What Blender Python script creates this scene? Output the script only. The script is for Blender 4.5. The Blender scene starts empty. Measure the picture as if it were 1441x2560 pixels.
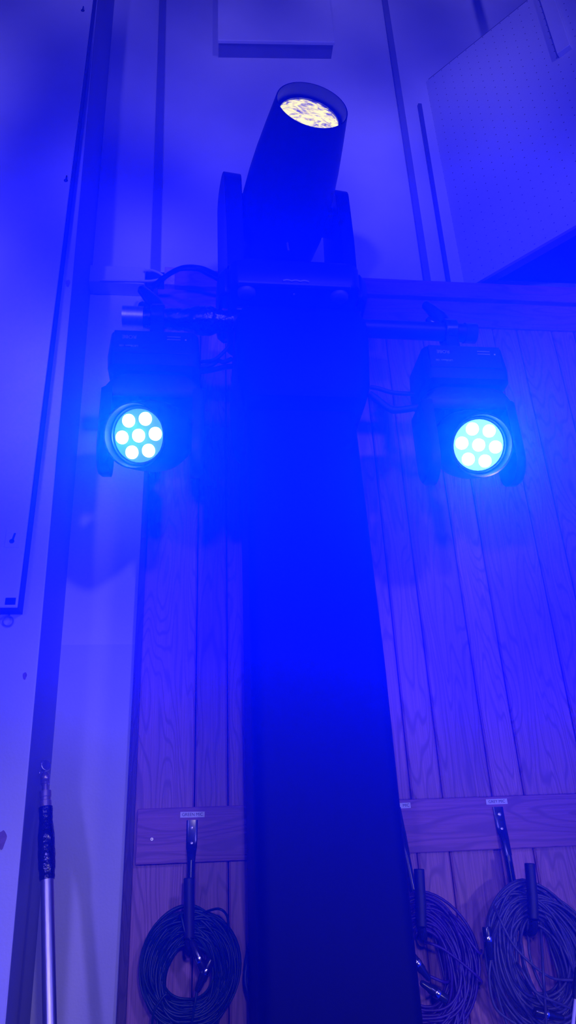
import bpy, bmesh, math, random
from mathutils import Vector, Matrix, noise
random.seed(7)
S = bpy.context.scene
COL = S.collection
PI = math.pi
V = Vector

# ------------------------------------------------------------------ camera
F_PX, CX, CY = 1850.0, 720.5, 1280.0
CAM = V((0.0, -1.9, 1.6))
def _basis():
    u = V((548 - CX, -(-2530 - CY), -F_PX)).normalized()
    x = V((17000 - CX, -(1420 - CY), -F_PX)); x = (x - u * u.dot(x)).normalized()
    y = u.cross(x)
    return x, y, u
BX, BY, BZ = _basis()
ROT = Matrix((BX, BY, BZ))          # camera space -> world
cam_data = bpy.data.cameras.new('camera')
cam_data.sensor_fit = 'VERTICAL'; cam_data.sensor_height = 36.0
cam_data.lens = 36.0 * F_PX / 2560.0
cam_data.clip_start = 0.02
cam = bpy.data.objects.new('camera', cam_data); COL.objects.link(cam)
cam.matrix_world = Matrix.Translation(CAM) @ ROT.to_4x4()
S.camera = cam

def at(px, py, Y):
    """world point seen at photo pixel px,py on the vertical plane y = Y"""
    d = ROT @ V((px - CX, -(py - CY), -F_PX))
    return CAM + d * ((Y - CAM.y) / d.y)

# ------------------------------------------------------------------ object helpers
def tag(o, label=None, cat=None, group=None, kind=None):
    if label: o['label'] = label
    if cat: o['category'] = cat
    if group: o['group'] = group
    if kind: o['kind'] = kind
    return o

def empty(name, loc=(0, 0, 0), rot=None):
    o = bpy.data.objects.new(name, None); COL.objects.link(o)
    M = Matrix.Translation(V(loc))
    if rot is not None: M = M @ rot.to_4x4()
    o.matrix_world = M
    o.empty_display_size = 0.05
    return o

def build(name, bm, m, parent=None, bevel=0, seg=2, smooth=True, angle=40, subsurf=0):
    bmesh.ops.recalc_face_normals(bm, faces=bm.faces)
    me = bpy.data.meshes.new(name); bm.to_mesh(me); bm.free()
    for mm in (m if isinstance(m, (list, tuple)) else [m]): me.materials.append(mm)
    o = bpy.data.objects.new(name, me); COL.objects.link(o)
    if parent: o.parent = parent
    if bevel:
        b = o.modifiers.new('bevel', 'BEVEL'); b.width = bevel; b.segments = seg
        b.limit_method = 'ANGLE'; b.angle_limit = math.radians(35)
    if subsurf:
        s = o.modifiers.new('sub', 'SUBSURF'); s.levels = subsurf; s.render_levels = subsurf
    if smooth:
        for p in me.polygons: p.use_smooth = True
        me.set_sharp_from_angle(angle=math.radians(angle))
    return o

def NB(): return bmesh.new()

def box(bm, lo, hi, M=None, mi=0):
    vs = [bm.verts.new((x, y, z)) for x in (lo[0], hi[0]) for y in (lo[1], hi[1]) for z in (lo[2], hi[2])]
    if M is not None:
        for v in vs: v.co = M @ v.co
    for f in ((0, 1, 3, 2), (4, 6, 7, 5), (0, 4, 5, 1), (2, 3, 7, 6), (0, 2, 6, 4), (1, 5, 7, 3)):
        fc = bm.faces.new([vs[i] for i in f]); fc.material_index = mi
    return vs

def hexa(bm, P):
    """8 points: bottom loop of four, top loop of four"""
    vs = [bm.verts.new(p) for p in P]
    for f in ((0, 1, 2, 3), (4, 5, 6, 7), (0, 1, 5, 4), (1, 2, 6, 5), (2, 3, 7, 6), (3, 0, 4, 7)):
        bm.faces.new([vs[i] for i in f])

def tube(bm, pts, r, n=12, cap=True, closed=False, mi=0):
    pts = [V(p) for p in pts]; N = len(pts)
    rr = r if isinstance(r, (list, tuple)) else [r] * N
    def tang(i):
        if closed: return (pts[(i + 1) % N] - pts[i - 1]).normalized()
        return (pts[min(i + 1, N - 1)] - pts[max(i - 1, 0)]).normalized()
    t0 = tang(0)
    nrm = t0.orthogonal().normalized()
    rings = []
    for i in range(N):
        t = tang(i)
        nrm = (nrm - t * nrm.dot(t))
        nrm = nrm.normalized() if nrm.length > 1e-6 else t.orthogonal().normalized()
        b = t.cross(nrm)
        rings.append([bm.verts.new(pts[i] + (nrm * math.cos(2 * PI * k / n) + b * math.sin(2 * PI * k / n)) * rr[i]) for k in range(n)])
    for i in range(N if closed else N - 1):
        a, c = rings[i], rings[(i + 1) % N]
        for k in range(n):
            f = bm.faces.new((a[k], a[(k + 1) % n], c[(k + 1) % n], c[k])); f.material_index = mi
    if cap and not closed:
        bm.faces.new(rings[0]).material_index = mi; bm.faces.new(rings[-1]).material_index = mi

def lathe(bm, prof, M=None, n=32, cap0=True, cap1=True, sx=1.0, sy=1.0, mi=0):
    """profile of (radius, height) about local z"""
    rings = []
    for r, h in prof:
        ring = []
        for k in range(n):
            a = 2 * PI * k / n
            p = V((r * math.cos(a) * sx, r * math.sin(a) * sy, h))
            ring.append(bm.verts.new(M @ p if M is not None else p))
        rings.append(ring)
    for a, c in zip(rings, rings[1:]):
        for k in range(n):
            f = bm.faces.new((a[k], a[(k + 1) % n], c[(k + 1) % n], c[k])); f.material_index = mi
    if cap0: bm.faces.new(rings[0]).material_index = mi
    if cap1: bm.faces.new(rings[-1]).material_index = mi

def extrude_poly(bm, pts, vec, M=None):
    a = [bm.verts.new(M @ V(p) if M is not None else V(p)) for p in pts]
    b = [bm.verts.new(M @ (V(p) + V(vec)) if M is not None else V(p) + V(vec)) for p in pts]
    n = len(pts)
    bm.faces.new(a); bm.faces.new(list(reversed(b)))
    for i in range(n): bm.faces.new((a[i], a[(i + 1) % n], b[(i + 1) % n], b[i]))

def rrect(hx, hy, r, n=6):
    out = []
    for cx, cy, a0 in ((hx - r, hy - r, 0), (-hx + r, hy - r, PI / 2), (-hx + r, -hy + r, PI), (hx - r, -hy + r, 1.5 * PI)):
        for k in range(n + 1):
            a = a0 + PI / 2 * k / n
            out.append((cx + r * math.cos(a), cy + r * math.sin(a)))
    return out

def loft(bm, loops, cap=True):
    rings = [[bm.verts.new(p) for p in L] for L in loops]
    n = len(rings[0])
    for a, c in zip(rings, rings[1:]):
        for k in range(n): bm.faces.new((a[k], a[(k + 1) % n], c[(k + 1) % n], c[k]))
    if cap: bm.faces.new(rings[0]); bm.faces.new(rings[-1])

def frame_z(direction, up=V((0, 0, 1))):
    z = V(direction).normalized()
    x = up.cross(z)
    x = x.normalized() if x.length > 1e-5 else V((1, 0, 0))
    y = z.cross(x)
    return Matrix((x, y, z)).transposed()

def text_mesh(name, body, size, m, parent=None, M=None, align='CENTER'):
    cu = bpy.data.curves.new(name + '_source', 'FONT')
    cu.body = body; cu.size = size; cu.align_x = align; cu.align_y = 'CENTER'; cu.extrude = 0.00015
    tmp = bpy.data.objects.new(name + '_source', cu); COL.objects.link(tmp)
    dg = bpy.context.evaluated_depsgraph_get()
    me = bpy.data.meshes.new_from_object(tmp.evaluated_get(dg))
    bpy.data.objects.remove(tmp); bpy.data.curves.remove(cu)
    me.materials.clear(); me.materials.append(m)
    if M is not None: me.transform(M)
    o = bpy.data.objects.new(name, me); COL.objects.link(o)
    if parent: o.parent = parent
    return o
# text lies in local xy facing +z ; stand it up facing -Y
STAND = Matrix(((1, 0, 0), (0, 0, -1), (0, 1, 0))).to_4x4()

# ------------------------------------------------------------------ materials
def newmat(name):
    m = bpy.data.materials.new(name); m.use_nodes = True
    nt = m.node_tree; nt.nodes.clear()
    out = nt.nodes.new('ShaderNodeOutputMaterial'); bs = nt.nodes.new('ShaderNodeBsdfPrincipled')
    nt.links.new(bs.outputs[0], out.inputs[0])
    return m, nt, bs

def N(nt, t, **kw):
    n = nt.nodes.new(t)
    for k, v in kw.items():
        if k.startswith('_'): setattr(n, k[1:], v)
        else: n.inputs[k.replace('__', ' ')].default_value = v
    return n

def surf(name, col, rough=0.6, metal=0.0, var=0.12, scale=14.0, bump=0.0, bscale=90.0, spec=0.5, stretch=(1, 1, 1)):
    m, nt, bs = newmat(name); L = nt.links.new
    tc = N(nt, 'ShaderNodeTexCoord'); mp = N(nt, 'ShaderNodeMapping', Scale=stretch)
    L(tc.outputs['Object'], mp.inputs['Vector'])
    nz = N(nt, 'ShaderNodeTexNoise', Scale=scale, Detail=4.0, Roughness=0.6)
    L(mp.outputs[0], nz.inputs['Vector'])
    rp = N(nt, 'ShaderNodeMapRange'); rp.inputs[1].default_value = .3; rp.inputs[2].default_value = .7
    rp.inputs[3].default_value = 1 - var; rp.inputs[4].default_value = 1 + var
    L(nz.outputs[0], rp.inputs[0])
    mx = N(nt, 'ShaderNodeVectorMath', _operation='SCALE'); mx.inputs[0].default_value = col
    L(rp.outputs[0], mx.inputs['Scale']); L(mx.outputs[0], bs.inputs['Base Color'])
    bs.inputs['Roughness'].default_value = rough; bs.inputs['Metallic'].default_value = metal
    bs.inputs['Specular IOR Level'].default_value = spec
    if bump:
        n2 = N(nt, 'ShaderNodeTexNoise', Scale=bscale, Detail=3.0); L(mp.outputs[0], n2.inputs['Vector'])
        b = N(nt, 'ShaderNodeBump', Strength=bump, Distance=0.004); L(n2.outputs[0], b.inputs['Height']); L(b.outputs[0], bs.inputs['Normal'])
    return m

def wood(name, light, dark, axis='Z', cathedral=26.0, rough=0.55):
    """grain lines are contours of a long stretched noise, plus fine fibres; shifts per board"""
    m, nt, bs = newmat(name); L = nt.links.new
    tc = N(nt, 'ShaderNodeTexCoord'); gi = N(nt, 'ShaderNodeNewGeometry')
    off = N(nt, 'ShaderNodeVectorMath', _operation='SCALE'); off.inputs[0].default_value = (7.3, 3.1, 11.7)
    L(gi.outputs['Random Per Island'], off.inputs['Scale'])
    ad = N(nt, 'ShaderNodeVectorMath', _operation='ADD'); L(tc.outputs['Object'], ad.inputs[0]); L(off.outputs[0], ad.inputs[1])
    sc = (9, 2, 1.15) if axis == 'Z' else (1.15, 2, 9)
    mp = N(nt, 'ShaderNodeMapping', Scale=sc); L(ad.outputs[0], mp.inputs['Vector'])
    n1 = N(nt, 'ShaderNodeTexNoise', Scale=1.0, Detail=2.5, Roughness=.45, Distortion=.25); L(mp.outputs[0], n1.inputs['Vector'])
    mu = N(nt, 'ShaderNodeMath', _operation='MULTIPLY'); mu.inputs[1].default_value = cathedral * 6.283; L(n1.outputs[0], mu.inputs[0])
    sn = N(nt, 'ShaderNodeMath', _operation='SINE'); L(mu.outputs[0], sn.inputs[0])
    r1 = N(nt, 'ShaderNodeMapRange'); r1.inputs[1].default_value = .1; r1.inputs[2].default_value = 1.0
    r1.inputs[3].default_value = 0; r1.inputs[4].default_value = .75; L(sn.outputs[0], r1.inputs[0])
    sc2 = (330, 40, 5) if axis == 'Z' else (5, 40, 330)
    mp2 = N(nt, 'ShaderNodeMapping', Scale=sc2); L(ad.outputs[0], mp2.inputs['Vector'])
    n2 = N(nt, 'ShaderNodeTexNoise', Scale=1.0, Detail=3.0); L(mp2.outputs[0], n2.inputs['Vector'])
    r2 = N(nt, 'ShaderNodeMapRange'); r2.inputs[1].default_value = .35; r2.inputs[2].default_value = .65
    r2.inputs[3].default_value = 0; r2.inputs[4].default_value = .5; L(n2.outputs[0], r2.inputs[0])
    s1 = N(nt, 'ShaderNodeMath', _operation='MAXIMUM'); L(r1.outputs[0], s1.inputs[0]); L(r2.outputs[0], s1.inputs[1])
    mx = N(nt, 'ShaderNodeMix', _data_type='RGBA'); L(s1.outputs[0], mx.inputs['Factor'])
    mx.inputs[6].default_value = (*light, 1); mx.inputs[7].default_value = (*dark, 1)
    rb = N(nt, 'ShaderNodeMapRange'); rb.inputs[3].default_value = .82; rb.inputs[4].default_value = 1.12
    L(gi.outputs['Random Per Island'], rb.inputs[0])
    fin = N(nt, 'ShaderNodeVectorMath', _operation='SCALE'); L(mx.outputs[2], fin.inputs[0]); L(rb.outputs[0], fin.inputs['Scale'])
    L(fin.outputs[0], bs.inputs['Base Color'])
    bs.inputs['Roughness'].default_value = rough
    bp = N(nt, 'ShaderNodeBump', Strength=.35, Distance=.002, _invert=True); L(s1.outputs[0], bp.inputs['Height']); L(bp.outputs[0], bs.inputs['Normal'])
    return m

def glow(name, col, strength):
    m, nt, bs = newmat(name)
    bs.inputs['Base Color'].default_value = (.02, .02, .02, 1)
    bs.inputs['Emission Color'].default_value = (*col, 1); bs.inputs['Emission Strength'].default_value = strength
    m.cycles.emission_sampling = 'NONE'
    return m

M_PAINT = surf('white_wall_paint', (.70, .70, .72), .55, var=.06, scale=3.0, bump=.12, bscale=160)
M_WALL_D = surf('darker_wall_tone', (.17, .17, .19), .6, var=.06, scale=3.0, bump=.12, bscale=160)
M_STRIP = surf('painted_cover_strip', (.22, .22, .24), .5, var=.05)
M_STRIP_D = surf('dark_cover_strip', (.11, .11, .13), .5, var=.05)
M_BOARD = surf('white_board_face', (.78, .78, .8), .4, var=.05, scale=5)
M_DARK = surf('dark_parts_and_shade', (.012, .012, .014), .6)  # near black for small dark parts, and for the bulkhead soffit's shade
M_CHIP = surf('bare_plaster_chip', (.62, .38, .42), .8, var=.25, scale=60, bump=.05)
M_WOOD = wood('oak_board_wood', (.52, .25, .30), (.22, .09, .12))
M_WOODR = wood('rail_board_wood', (.45, .18, .26), (.22, .08, .12), axis='X', cathedral=18)
M_WOODU = wood('upper_rail_wood', (.36, .12, .2), (.2, .06, .1), axis='X', cathedral=14)
M_BATTEN = wood('edge_batten_wood', (.12, .07, .05), (.06, .035, .03))
M_GAP = surf('dark_groove', (.01, .006, .004), .9)
M_CLOTH = surf('black_stretch_cloth', (.0025, .0025, .003), .6, var=.2, scale=200, bump=.03, bscale=600, spec=.08)
M_PLAST = surf('black_plastic', (.008, .008, .009), .45, var=.1, bump=.05, bscale=500, spec=.3)
M_PANEL = surf('dark_panel_film', (.013, .013, .015), .4, var=.05, spec=.3)
M_GREYTXT = surf('grey_printed_lettering', (.32, .32, .34), .6)
M_RUBBER = surf('black_rubber', (.01, .01, .011), .55)
M_FOOT = surf('grey_rubber_foot', (.09, .09, .1), .5)
M_STEELP = surf('black_painted_steel', (.015, .015, .02), .22, var=.1, spec=.6)
M_ALU = surf('aluminium_tube', (.66, .66, .76), .4, metal=1.0, var=.12, scale=30, bump=.05, stretch=(6, 6, .6))
M_STEEL = surf('polished_steel', (.75, .75, .78), .18, metal=1.0, var=.08)
M_BRASS = surf('dull_brass', (.55, .45, .40), .35, metal=.8, var=.15)
M_TAPE = surf('black_gaffer_tape', (.010, .010, .012), .22, var=.2, bump=1.0, bscale=70, spec=.7)
M_GREEN = surf('dark_green_cable', (.003, .026, .024), .45, var=.2, scale=40)
M_PURPLE = surf('purple_cable', (.040, .012, .16), .42, var=.2, scale=40)
M_GREY = surf('grey_cable', (.06, .055, .11), .42, var=.2, scale=40)
M_BLUEC = surf('blue_cable', (.02, .04, .25), .45, var=.2, scale=40)
M_WHITEC = surf('white_flex', (.75, .72, .68), .5)
M_LABEL = surf('white_label_tape', (.80, .80, .84), .4, var=.03)
M_INK = surf('black_label_ink', (.01, .01, .012), .6)
M_SCREW = surf('zinc_screw', (.85, .8, .7), .3, metal=.6)
M_LENSRIM = surf('glossy_lens_ring', (.03, .04, .05), .08, spec=.9)
M_LED = glow('led_emitter', (.5, .95, 1.0), 9.0)
M_FLOOR = wood('stage_floor_wood', (.10, .07, .05), (.05, .03, .02), axis='X')

def pegmat():
    m, nt, bs = newmat('perforated_white_board'); L = nt.links.new
    tc = N(nt, 'ShaderNodeTexCoord'); mp = N(nt, 'ShaderNodeMapping', Scale=(26, 26, 26)); L(tc.outputs['UV'], mp.inputs['Vector'])
    fr = N(nt, 'ShaderNodeVectorMath', _operation='FRACTION'); L(mp.outputs[0], fr.inputs[0])
    sb = N(nt, 'ShaderNodeVectorMath', _operation='SUBTRACT'); sb.inputs[1].default_value = (.5, .5, 0); L(fr.outputs[0], sb.inputs[0])
    sx = N(nt, 'ShaderNodeSeparateXYZ'); L(sb.outputs[0], sx.inputs[0])
    cb = N(nt, 'ShaderNodeCombineXYZ'); L(sx.outputs[0], cb.inputs[0]); L(sx.outputs[1], cb.inputs[1])
    ln = N(nt, 'ShaderNodeVectorMath', _operation='LENGTH'); L(cb.outputs[0], ln.inputs[0])
    lt = N(nt, 'ShaderNodeMath', _operation='LESS_THAN'); lt.inputs[1].default_value = .055; L(ln.outputs['Value'], lt.inputs[0])
    mx = N(nt, 'ShaderNodeMix', _data_type='RGBA'); L(lt.outputs[0], mx.inputs['Factor'])
    mx.inputs[6].default_value = (.68, .68, .70, 1); mx.inputs[7].default_value = (.12, .12, .14, 1)
    L(mx.outputs[2], bs.inputs['Base Color']); bs.inputs['Roughness'].default_value = .6
    return m
M_PEG = pegmat()

def lensmat():
    m, nt, bs = newmat('mottled_white_lens'); L = nt.links.new
    tc = N(nt, 'ShaderNodeTexCoord'); mp = N(nt, 'ShaderNodeMapping', Scale=(34, 95, 62)); L(tc.outputs['Object'], mp.inputs['Vector'])
    nz = N(nt, 'ShaderNodeTexNoise', Scale=1.0, Detail=6.0, Roughness=.65, Distortion=.8); L(mp.outputs[0], nz.inputs['Vector'])
    rp = N(nt, 'ShaderNodeValToRGB'); L(nz.outputs[0], rp.inputs[0])
    e = rp.color_ramp.elements
    e[0].position = .38; e[0].color = (.10, .08, .22, 1); e[1].position = .55; e[1].color = (1.0, .92, .14, 1)
    x = e.new(.46); x.color = (.62, .50, .16, 1)
    L(rp.outputs[0], bs.inputs['Emission Color']); bs.inputs['Emission Strength'].default_value = 1.1
    m.cycles.emission_sampling = 'NONE'
    bs.inputs['Base Color'].default_value = (.05, .05, .05, 1); bs.inputs['Roughness'].default_value = .1
    return m
M_LENS = lensmat()

# ------------------------------------------------------------------ setting
def struct(name, bm, m, **kw):
    return tag(build(name, bm, m, **kw), kind='structure')

bm = NB(); box(bm, (-1.6, -3.0, -.05), (2.6, .12, 0)); struct('floor', bm, M_FLOOR)
bm = NB(); box(bm, (-1.6, -.9, 6.2), (2.6, .12, 6.3)); struct('ceiling', bm, M_PAINT)
bm = NB(); box(bm, (-1.6, .03, 0), (2.6, .12, 6.2)); struct('wall_back', bm, M_PAINT)
bm = NB(); box(bm, (2.5, -3.0, 0), (2.6, .03, 6.2)); struct('wall_right', bm, M_PAINT)

# wall_left: the near wall face and its return in a darker tone, slightly out of plumb as in the photo
YL = -.27
def line_at(p0, p1, Y, z):
    a, b = at(*p0, Y), at(*p1, Y); t = (z - a.z) / (b.z - a.z); return a.x + (b.x - a.x) * t
def outer_x(z): return line_at((245, 0), (38, 2300), YL, z)
def inner_x(z): return line_at((287, 0), (97, 2300), .03, z)
bm = NB()
P = []
for z in (0, 6.2):
    P += [(-1.6, YL, z), (outer_x(z), YL, z), (inner_x(z), .03, z), (-1.6, .03, z)]
vs = [bm.verts.new(p) for p in P]
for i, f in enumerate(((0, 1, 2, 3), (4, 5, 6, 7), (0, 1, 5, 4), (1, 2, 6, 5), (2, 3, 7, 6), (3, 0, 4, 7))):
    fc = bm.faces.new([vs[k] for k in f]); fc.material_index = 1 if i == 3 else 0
struct('wall_left', bm, [M_PAINT, M_WALL_D], bevel=.004)

# timber cladding of alternating wide and narrow boards
bm = NB()
gr = [-.163, -.017, .063, .190, .270, .395, .513, .593, .720, .803, .969, 1.055, 1.18, 1.26, 1.39, 1.47, 1.60, 1.68, 1.81, 1.89, 2.02, 2.10, 2.23, 2.31, 2.5]
for a, b in zip(gr, gr[1:]):
    g = .0016
    z0, z1, d, c = 0.0, 3.30, 0.0, .004
    hexa(bm, [(a + g, .02, z0), (a + g, d + c, z0), (a + g + c, d, z0), (b - g, .02, z0)] + [(a + g, .02, z1), (a + g, d + c, z1), (a + g + c, d, z1), (b - g, .02, z1)]) if False else None
    pts = [(a + g, .02), (a + g, d + c), (a + g + c, d), (b - g - c, d), (b - g, d + c), (b - g, .02)]
    extrude_poly(bm, [(x, y, z0) for x, y in pts], (0, 0, z1 - z0))
struct('trim_1', bm, M_WOOD, smooth=False)
bm = NB(); box(bm, (-.15, .019, 0), (2.5, .0295, 3.3)); struct('trim_2', bm, M_GAP)
# edge batten at the left of the boards
bm = NB(); hexa(bm, [(-.1745, -.006, 0), (-.149, -.012, 0), (-.149, .029, 0), (-.1745, .029, 0), (-.174, -.006, 3.36), (-.1605, -.012, 3.36), (-.1605, .029, 3.36), (-.174, .029, 3.36)])
struct('trim_3', bm, M_BATTEN, bevel=.002)
# header board under the upper rail, and the upper rail in its painted and bare lengths
bm = NB(); box(bm, (-.16, -.008, 3.228), (2.5, .03, 3.352)); struct('trim_4', bm, M_WOODU, bevel=.003)
ix = inner_x(3.4)
x1 = at(362, 700, -.03).x
bm = NB(); box(bm, (ix, -.03, 3.335), (x1, .03, 3.405)); struct('trim_5', bm, M_PAINT, bevel=.003)
x2 = at(437, 700, -.03).x
bm = NB(); box(bm, (x2, -.03, 3.335), (2.5, .03, 3.405)); struct('trim_6', bm, M_WOODU, bevel=.003)
bm = NB(); box(bm, (x1, -.012, 3.335), (x2 - .034, .03, 3.405)); struct('trim_7', bm, M_DARK, bevel=.002)
bm = NB(); box(bm, (x2 - .034, -.03, 3.338), (x2, .03, 3.412)); struct('trim_8', bm, M_CHIP, bevel=.002)
# microphone rail board
bm = NB(); box(bm, (-.148, -.022, 1.627), (2.5, .0, 1.745)); struct('trim_9', bm, M_WOODR, bevel=.002)
# cover strips on the plaster above
def strip(name, pa, pb, w0, w1, ztop, m, zb=3.405, side=None):
    a, b = at(*pa, .02), at(*pb, .02)
    def cx(z): return a.x + (b.x - a.x) * (z - a.z) / (b.z - a.z)
    bm = NB()
    hexa(bm, [(cx(zb), .018, zb), (cx(zb) + w1, .018, zb), (cx(zb) + w1, .03, zb), (cx(zb), .03, zb),
              (cx(ztop), .018, ztop), (cx(ztop) + w0, .018, ztop), (cx(ztop) + w0, .03, ztop), (cx(ztop), .03, ztop)])
    struct(name, bm, m, bevel=.001)
strip('trim_10', (400, 0), (377, 668), .022, .032, 6.2, M_STRIP)
strip('trim_11', (957, 0), (1062, 704), .024, .024, 6.2, M_STRIP)
strip('trim_12', (1044, 248), (1119, 706), .015, .013, 4.41, M_STRIP_D)
bm = NB(); d = at(396, 0, .016).x
box(bm, (-.222, .012, 3.405), (-.214, .03, 6.2)); bm.free()
# lower length of the recess plaster stands a touch proud (board joint)
bm = NB(); hexa(bm, [(inner_x(0) - .01, .0268, 0), (-.1745, .0268, 0), (-.1745, .0305, 0), (inner_x(0) - .01, .0305, 0), (inner_x(2.152) - .01, .0268, 2.152), (-.1745, .0268, 2.152), (-.1745, .0305, 2.152), (inner_x(2.152) - .01, .0305, 2.152)]); struct('trim_13', bm, surf('lower_wall_paint', (.60, .61, .65), .5, var=.06, scale=3, bump=.12, bscale=160), smooth=False)

# boxed-in corner bulkhead at the upper right: 49 degree perforated face, lip, and soffit with its shade put into a near-black colour
dv = V((.655, -.755, 0)).normalized(); nv = V((-dv.y * -1, 0, 0))
nv = V((dv.y, -dv.x, 0)).normalized()      # outward, towards the room
p0 = V((.912, .03, 0)); p0 = p0 - dv * .02
Lb = 1.9; zb, zt = 3.43, 4.57
bm = NB()
uvl = bm.loops.layers.uv.new('UVMap')
q = [bm.verts.new(p0 + V((0, 0, zb))), bm.verts.new(p0 + dv * Lb + V((0, 0, zb))), bm.verts.new(p0 + dv * Lb + V((0, 0, zt))), bm.verts.new(p0 + V((0, 0, zt)))]
f = bm.faces.new(q)
for lp, uv in zip(f.loops, ((0, 0), (Lb, 0), (Lb, zt - zb), (0, zt - zb))): lp[uvl].uv = uv
th = -nv * .012
r = [bm.verts.new(v.co + th) for v in q]
bm.faces.new(list(reversed(r)))
for i in range(4): bm.faces.new((q[i], q[(i + 1) % 4], r[(i + 1) % 4], r[i]))
struct('wall_corner', bm, M_PEG, smooth=False)
bm = NB()
e0 = p0 - nv * .0125; e1 = e0 + dv * Lb
hexa(bm, [e0 + V((0, 0, zb)), e1 + V((0, 0, zb)), e1 - nv * .03 + V((0, 0, zb)), e0 - nv * .03 + V((0, 0, zb)),
          e0 + V((0, 0, zb + .06)), e1 + V((0, 0, zb + .06)), e1 - nv * .03 + V((0, 0, zb + .06)), e0 - nv * .03 + V((0, 0, zb + .06))])
struct('trim_14', bm, M_STRIP)
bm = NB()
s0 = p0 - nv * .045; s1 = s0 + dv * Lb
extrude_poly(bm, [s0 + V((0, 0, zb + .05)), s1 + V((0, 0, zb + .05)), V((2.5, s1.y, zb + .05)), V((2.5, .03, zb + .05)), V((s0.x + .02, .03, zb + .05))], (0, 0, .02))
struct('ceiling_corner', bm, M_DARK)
bm = NB()
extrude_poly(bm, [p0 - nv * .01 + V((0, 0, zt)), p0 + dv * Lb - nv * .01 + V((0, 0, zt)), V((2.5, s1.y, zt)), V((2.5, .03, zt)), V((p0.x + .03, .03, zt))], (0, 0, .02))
struct('trim_15', bm, M_WALL_D)
# upright batten across the top of the bulkhead face
bm = NB()
def on_face(px, py, out=.0):
    d = ROT @ V((px - CX, -(py - CY), -F_PX)); o = p0 + nv * out
    return CAM + d * ((o - CAM).dot(nv) / d.dot(nv))
ba, bb = on_face(1376, 0), on_face(1413, 136)
ta = (ba - p0).dot(dv); tb = (bb - p0).dot(dv)
t = (ta + tb) / 2
box(bm, (t - .024, -.022, bb.z), (t + .024, 0, 5.6), M=Matrix.Translation(p0) @ Matrix((dv, -nv, V((0, 0, 1)))).transposed().to_4x4())
struct('trim_16', bm, M_BOARD, bevel=.002)

# ------------------------------------------------------------------ wall fittings
# hatch board high on the plaster
h = empty('hatch_panel', (.275, .03, 4.6)); tag(h, 'pale flat square panel mounted high on the wall above the spotlight', 'panel')
a, b = at(545, 100, -.045), at(838, 105, -.045)
bm = NB(); hexa(bm, [(a.x, -.045, a.z), (b.x, -.045, b.z), (b.x, -.03, b.z), (a.x, -.03, a.z), (a.x, -.045, 5.3), (b.x - .005, -.045, 5.3), (b.x - .005, -.03, 5.3), (a.x, -.03, 5.3)])
o = build('panel_face', bm, M_BOARD, bevel=.003); o.parent = h; o.matrix_parent_inverse = h.matrix_world.inverted()
bm = NB(); hexa(bm, [(a.x + .004, -.0298, a.z + .006), (b.x - .004, -.0298, b.z + .006), (b.x - .004, .0298, b.z + .006), (a.x + .004, .0298, a.z + .006), (a.x + .004, -.0298, 5.29), (b.x - .009, -.0298, 5.29), (b.x - .009, .0298, 5.29), (a.x + .004, .0298, 5.29)])
o = build('panel_frame', bm, M_STRIP); o.parent = h; o.matrix_parent_inverse = h.matrix_world.inverted()

def adopt(root, *obs):
    for o in obs:
        o.parent = root; o.matrix_parent_inverse = root.matrix_world.inverted()

# hung white board with a dark edge on the left wall
brd = empty('display_board', (-.6, YL, 2.14)); tag(brd, 'tall white board with dark edge hung on the left wall', 'board')
zb_ = at(38, 1518, -.32).z
def edge_x(z): return line_at((237, 0), (50, 1518), -.32, z) - .006
bm = NB()
hexa(bm, [(-1.4, -.322, zb_), (edge_x(zb_), -.322, zb_), (edge_x(zb_), -.314, zb_), (-1.4, -.314, zb_), (-1.4, -.322, 5.6), (edge_x(5.6), -.322, 5.6), (edge_x(5.6), -.314, 5.6), (-1.4, -.314, 5.6)])
face = build('board_face', bm, M_BOARD, bevel=.0015)
bm = NB()
hexa(bm, [(-1.4, -.3139, zb_), (edge_x(zb_) + .001, -.3139, zb_), (edge_x(zb_) + .001, YL - .0005, zb_), (-1.4, YL - .0005, zb_), (-1.4, -.3139, 5.6), (edge_x(5.6) + .001, -.3139, 5.6), (edge_x(5.6) + .001, YL - .0005, 5.6), (-1.4, YL - .0005, 5.6)])
back = build('board_edge', bm, M_DARK); back['label'] = 'dark edge'
k = at(33, 1345, -.323)
bm = NB(); box(bm, (k.x - .017, -.3232, k.z - .023), (k.x + .016, -.3221, k.z + .022)); kp = build('hanger_plate', bm, M_BOARD, bevel=.0006)
bm = NB()
lathe(bm, [(.0056, 0), (.0056, .0006)], M=Matrix.Translation((k.x - .002, -.3232, k.z - .008)) @ Matrix.Rotation(PI / 2, 4, 'X'), n=16)
hexa(bm, [(k.x - .0035, -.3238, k.z - .008), (k.x + .0015, -.3238, k.z - .008), (k.x + .0015, -.3232, k.z - .008), (k.x - .0035, -.3232, k.z - .008), (k.x + .0005, -.3238, k.z + .012), (k.x + .005, -.3238, k.z + .012), (k.x + .005, -.3232, k.z + .012), (k.x + .0005, -.3232, k.z + .012)])
kh = build('keyhole_slot', bm, M_DARK); kh.parent = kp
d = at(26, 1503, -.323)
bm = NB(); box(bm, (d.x - .011, -.3236, d.z - .008), (d.x + .011, -.3221, d.z + .008)); dc = build('corner_clip', bm, M_STEELP, bevel=.001)
adopt(brd, face, back, kp, dc)
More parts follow.
